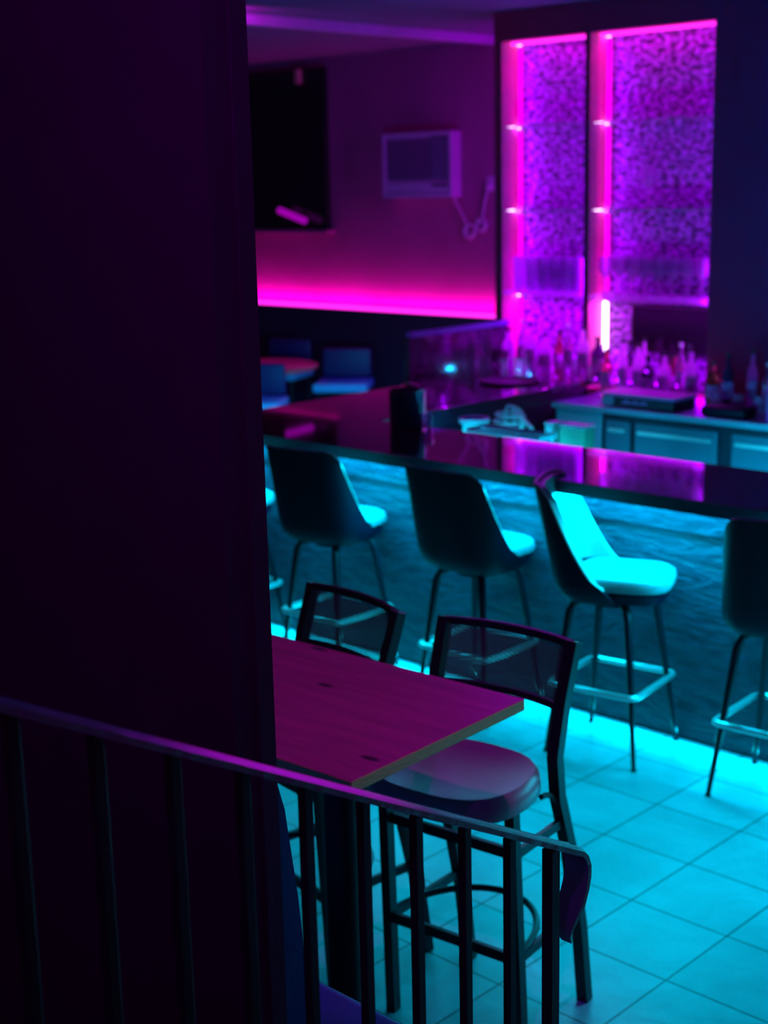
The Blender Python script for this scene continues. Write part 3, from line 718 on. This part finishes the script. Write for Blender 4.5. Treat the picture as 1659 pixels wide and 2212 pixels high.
kinds = ['tall', 'round', 'square', 'slim']
x = XL+0.10; i = 0
while x < XR-0.04:
    Mx, cn = mats[(i*3+1) % 4 if i % 3 else 3]; kd = kinds[(i*5+2) % 4]
    put_bottle(kd, Mx, (x, NY-0.06+0.025*math.sin(i*2.1), CZ), '%s %s bottle in the row on the counter below the niche' % (cn, kd if kd != 'square' else 'square shouldered'), '%s %s bottles below the niche' % (cn, kd))
    x += 0.098; i += 1
x = XL+0.08; i = 0
while x < XR-0.05:
    if i % 3 != 1:
        put_bottle(kinds[(i*3) % 4], mats[(i+2) % 4][0], (x+0.02, NY+0.075, CZ+0.002), '%s %s bottle inside the niche behind the front bottle row' % (mats[(i+2) % 4][1], kinds[(i*3) % 4]), '%s %s bottles inside the niche' % (mats[(i+2) % 4][1], kinds[(i*3) % 4]))
    x += 0.105; i += 1
tum = None
def put_tumbler(loc, label, group, s=1.0, z_fix=True):
    global tum
    if tum is None: tum = obj('tumbler', tumbler(NB(), 0.038, 0.10), M_glass, smooth=True); o = tum
    else: o = tum.copy(); COL.objects.link(o)
    if z_fix: loc = up(loc)
    o.location = loc; o.scale = (s,)*3; tag(o, label, 'glass', group)
for k in range(13): put_tumbler((XL+0.14+k*0.112, NY-0.15, CZ), 'clear tumbler in the row before the bottles under the niche', 'tumblers before the bottle row', 0.9+0.25*((k*7) % 3)/2)
for k in range(8):
    put_bottle(kinds[(k*3+1) % 4], mats[(k+1) % 4][0], (-4.34+0.125*k, 7.22-0.05*(k % 2), CZ), '%s %s bottle on the counter before the dark wall right of the niche' % (mats[(k+1) % 4][1], kinds[(k*3+1) % 4]), 'bottles on the counter right of the niche')
for k in range(6): put_tumbler((-4.22+0.13*k, 7.07, CZ), 'clear tumbler on the counter right of the niche', 'tumblers right of the niche', 1.0)
put_bottle('slim', M_frost, (-3.79, 6.90, CZ), 'tall purple lit bottle near the front edge of the back counter', None)
put_bottle('tall', M_dkglass, (-3.62, 6.90, CZ), 'dark bottle at the right edge of the picture on the back counter', None)
for o in bpy.data.objects:
    if o.get('group') is None and 'group' in o: del o['group']

# counter appliance, mat and underbar things
ap = thing('counter_appliance', 'low dark box appliance with steel lid and pale lettering on the back counter', 'appliance', (-4.62, 7.0, CZ))
b = NB(); bx(b, -0.24, 0.24, -0.12, 0.10, 0, 0.055, 0.004); obj('housing', b, M_baredge, ap)
b = NB(); bx(b, -0.25, 0.25, -0.13, 0.11, 0.056, 0.075, 0.004); obj('lid', b, mat('pale_lid', (0.8, 0.35, 0.85), 0.35), ap)
b = NB(); bx(b, -0.24, -0.16, -0.126, -0.121, 0.004, 0.052); obj('end_plate', b, M_steel, ap)
b = NB()
for k in range(9): bx(b, -0.10+0.019*k, -0.088+0.019*k, -0.124, -0.121, 0.018, 0.030+0.006*((k*5) % 3))
obj('lettering', b, M_label, ap)
b = NB(); bx(b, -4.20, -3.93, 6.86, 7.0, CZ, CZ+0.055, 0.02, 3); tag(obj('folded_towel', b, M_vinylb, smooth=True), 'black folded bar towel on the steel counter before the bottles', 'towel')

b = NB(); lathe(b, [(0, 0), (0.17, 0), (0.185, 0.012), (0.18, 0.014), (0.165, 0.004), (0, 0.004)], n=32); tag(obj('serving_tray', b, M_vinylb, smooth=True, loc=(-5.52, 6.85, BZ+0.0005)), 'round black serving tray on the side run of the bar before the bottles', 'tray')
# ribbed bucket on the bar
ib = thing('ice_bucket', 'dark ribbed ice bucket on the bar top near the side run', 'bucket', (-4.90, 5.27, BZ))
pr = [(0, 0), (0.088, 0)]
for k in range(9): pr += [(0.094, 0.012+0.02*k), (0.089, 0.022+0.02*k)]
pr += [(0.094, 0.19), (0.088, 0.19), (0.082, 0.02), (0, 0.02)]
b = NB(); lathe(b, pr, n=36); obj('body', b, mat('dark_ribbed_glass', (0.05, 0.045, 0.09), 0.18, coat=0.5), ib, smooth=True)
b = NB(); tube(b, [(0.085*math.cos(a), 0.02, 0.17+0.05*math.sin(a)) for a in [PI*i/16 for i in range(17)]], 0.003, n=6); obj('handle', b, M_chrome, ib, smooth=True)
put_tumbler((-4.77, 5.33-0.06, BZ), 'small clear tumbler beside the ribbed ice bucket', None, 0.8)
for o in bpy.data.objects:
    if 'group' in o and o['group'] is None: del o['group']

# underbar shelf with things on it
us = thing('underbar_shelf', 'steel underbar shelf behind the front run of the bar', 'shelf', (-3.9, 5.80, 0))
b = NB(); bx(b, -1.22, 1.9, -0.44, 0.45, 0.80, 0.83, 0.003); obj('board', b, M_steel, us)
for x in (-1.1, 0.2, 1.6):
    b = NB(); bx(b, x-0.02, x+0.02, -0.02, 0.02, 0, 0.80); obj('leg', b, M_steel, us)
tr = thing('tray', 'bright steel tray just beyond the inner edge of the bar', 'tray', (-4.41, 5.48, 0.8305))
b = NB(); bx(b, -0.21, 0.21, -0.05, 0.05, 0, 0.245, 0.006); obj('bin', b, M_steel, tr)
b = NB(); tube(b, [(-0.225, -0.06, 0.262), (0.225, -0.06, 0.262), (0.225, 0.06, 0.262), (-0.225, 0.06, 0.262)], 0.012, n=8, close=True); obj('rim', b, M_teal, tr, smooth=True)
b = NB(); lathe(b, [(0, 0), (0.055, 0), (0.065, 0.205), (0.082, 0.205), (0.082, 0.228), (0.060, 0.228), (0.05, 0.01), (0, 0.01)], (0, 0, 0), 20)
tag(obj('plastic_cup', b, M_teal, smooth=True, loc=(-4.98, 5.88, 0.8305)), 'small teal plastic cup left of the wire strainer behind the bar', 'cup')
for k, (x, M, wdt, lb) in enumerate(((-4.60, M_teal, 0.026, 'narrow pale teal carton beside the green container'), (-4.45, M_green, 0.080, 'green plastic container behind the inner edge of the bar'))):
    t = thing('storage_container', lb, 'container', (x, 6.08, 0.8305)); b = NB(); bx(b, -wdt, wdt, -0.045, 0.045, 0, 0.205, 0.006); obj('body', b, M, t)
    b = NB(); bx(b, -wdt-0.004, wdt+0.004, -0.049, 0.049, 0.206, 0.220, 0.004); obj('lid', b, M_teal, t)
b = NB()
for k in range(5):
    a = PI*k/5
    tube(b, [(0.085*math.sin(u)*math.cos(a), 0.085*math.sin(u)*math.sin(a), 0.09-0.085*math.cos(u)) for u in [PI*i/14 for i in range(15)]], 0.006, n=6)
for zz, rr in ((0.05, 0.075), (0.09, 0.087), (0.13, 0.075)): tube(b, [(rr*math.cos(2*PI*i/20), rr*math.sin(2*PI*i/20), zz) for i in range(20)], 0.006, n=6, close=True)
tube(b, [(0.05, -0.02, 0.14), (0.12, -0.03, 0.12), (0.28, -0.16, 0.10)], 0.009, n=8)
tag(obj('wire_strainer', b, M_teal, smooth=True, loc=(-4.95, 6.14, 0.92)), 'round wire strainer with long handle behind the steel tray', 'strainer')
b = NB(); lathe(b, [(0, 0), (0.07, 0), (0.07, 0.089), (0, 0.089)], (0, 0, 0), 20); tag(obj('steel_pot', b, M_steel, smooth=True, loc=(-4.95, 6.14, 0.8305)), 'short steel pot under the wire strainer', 'pot')
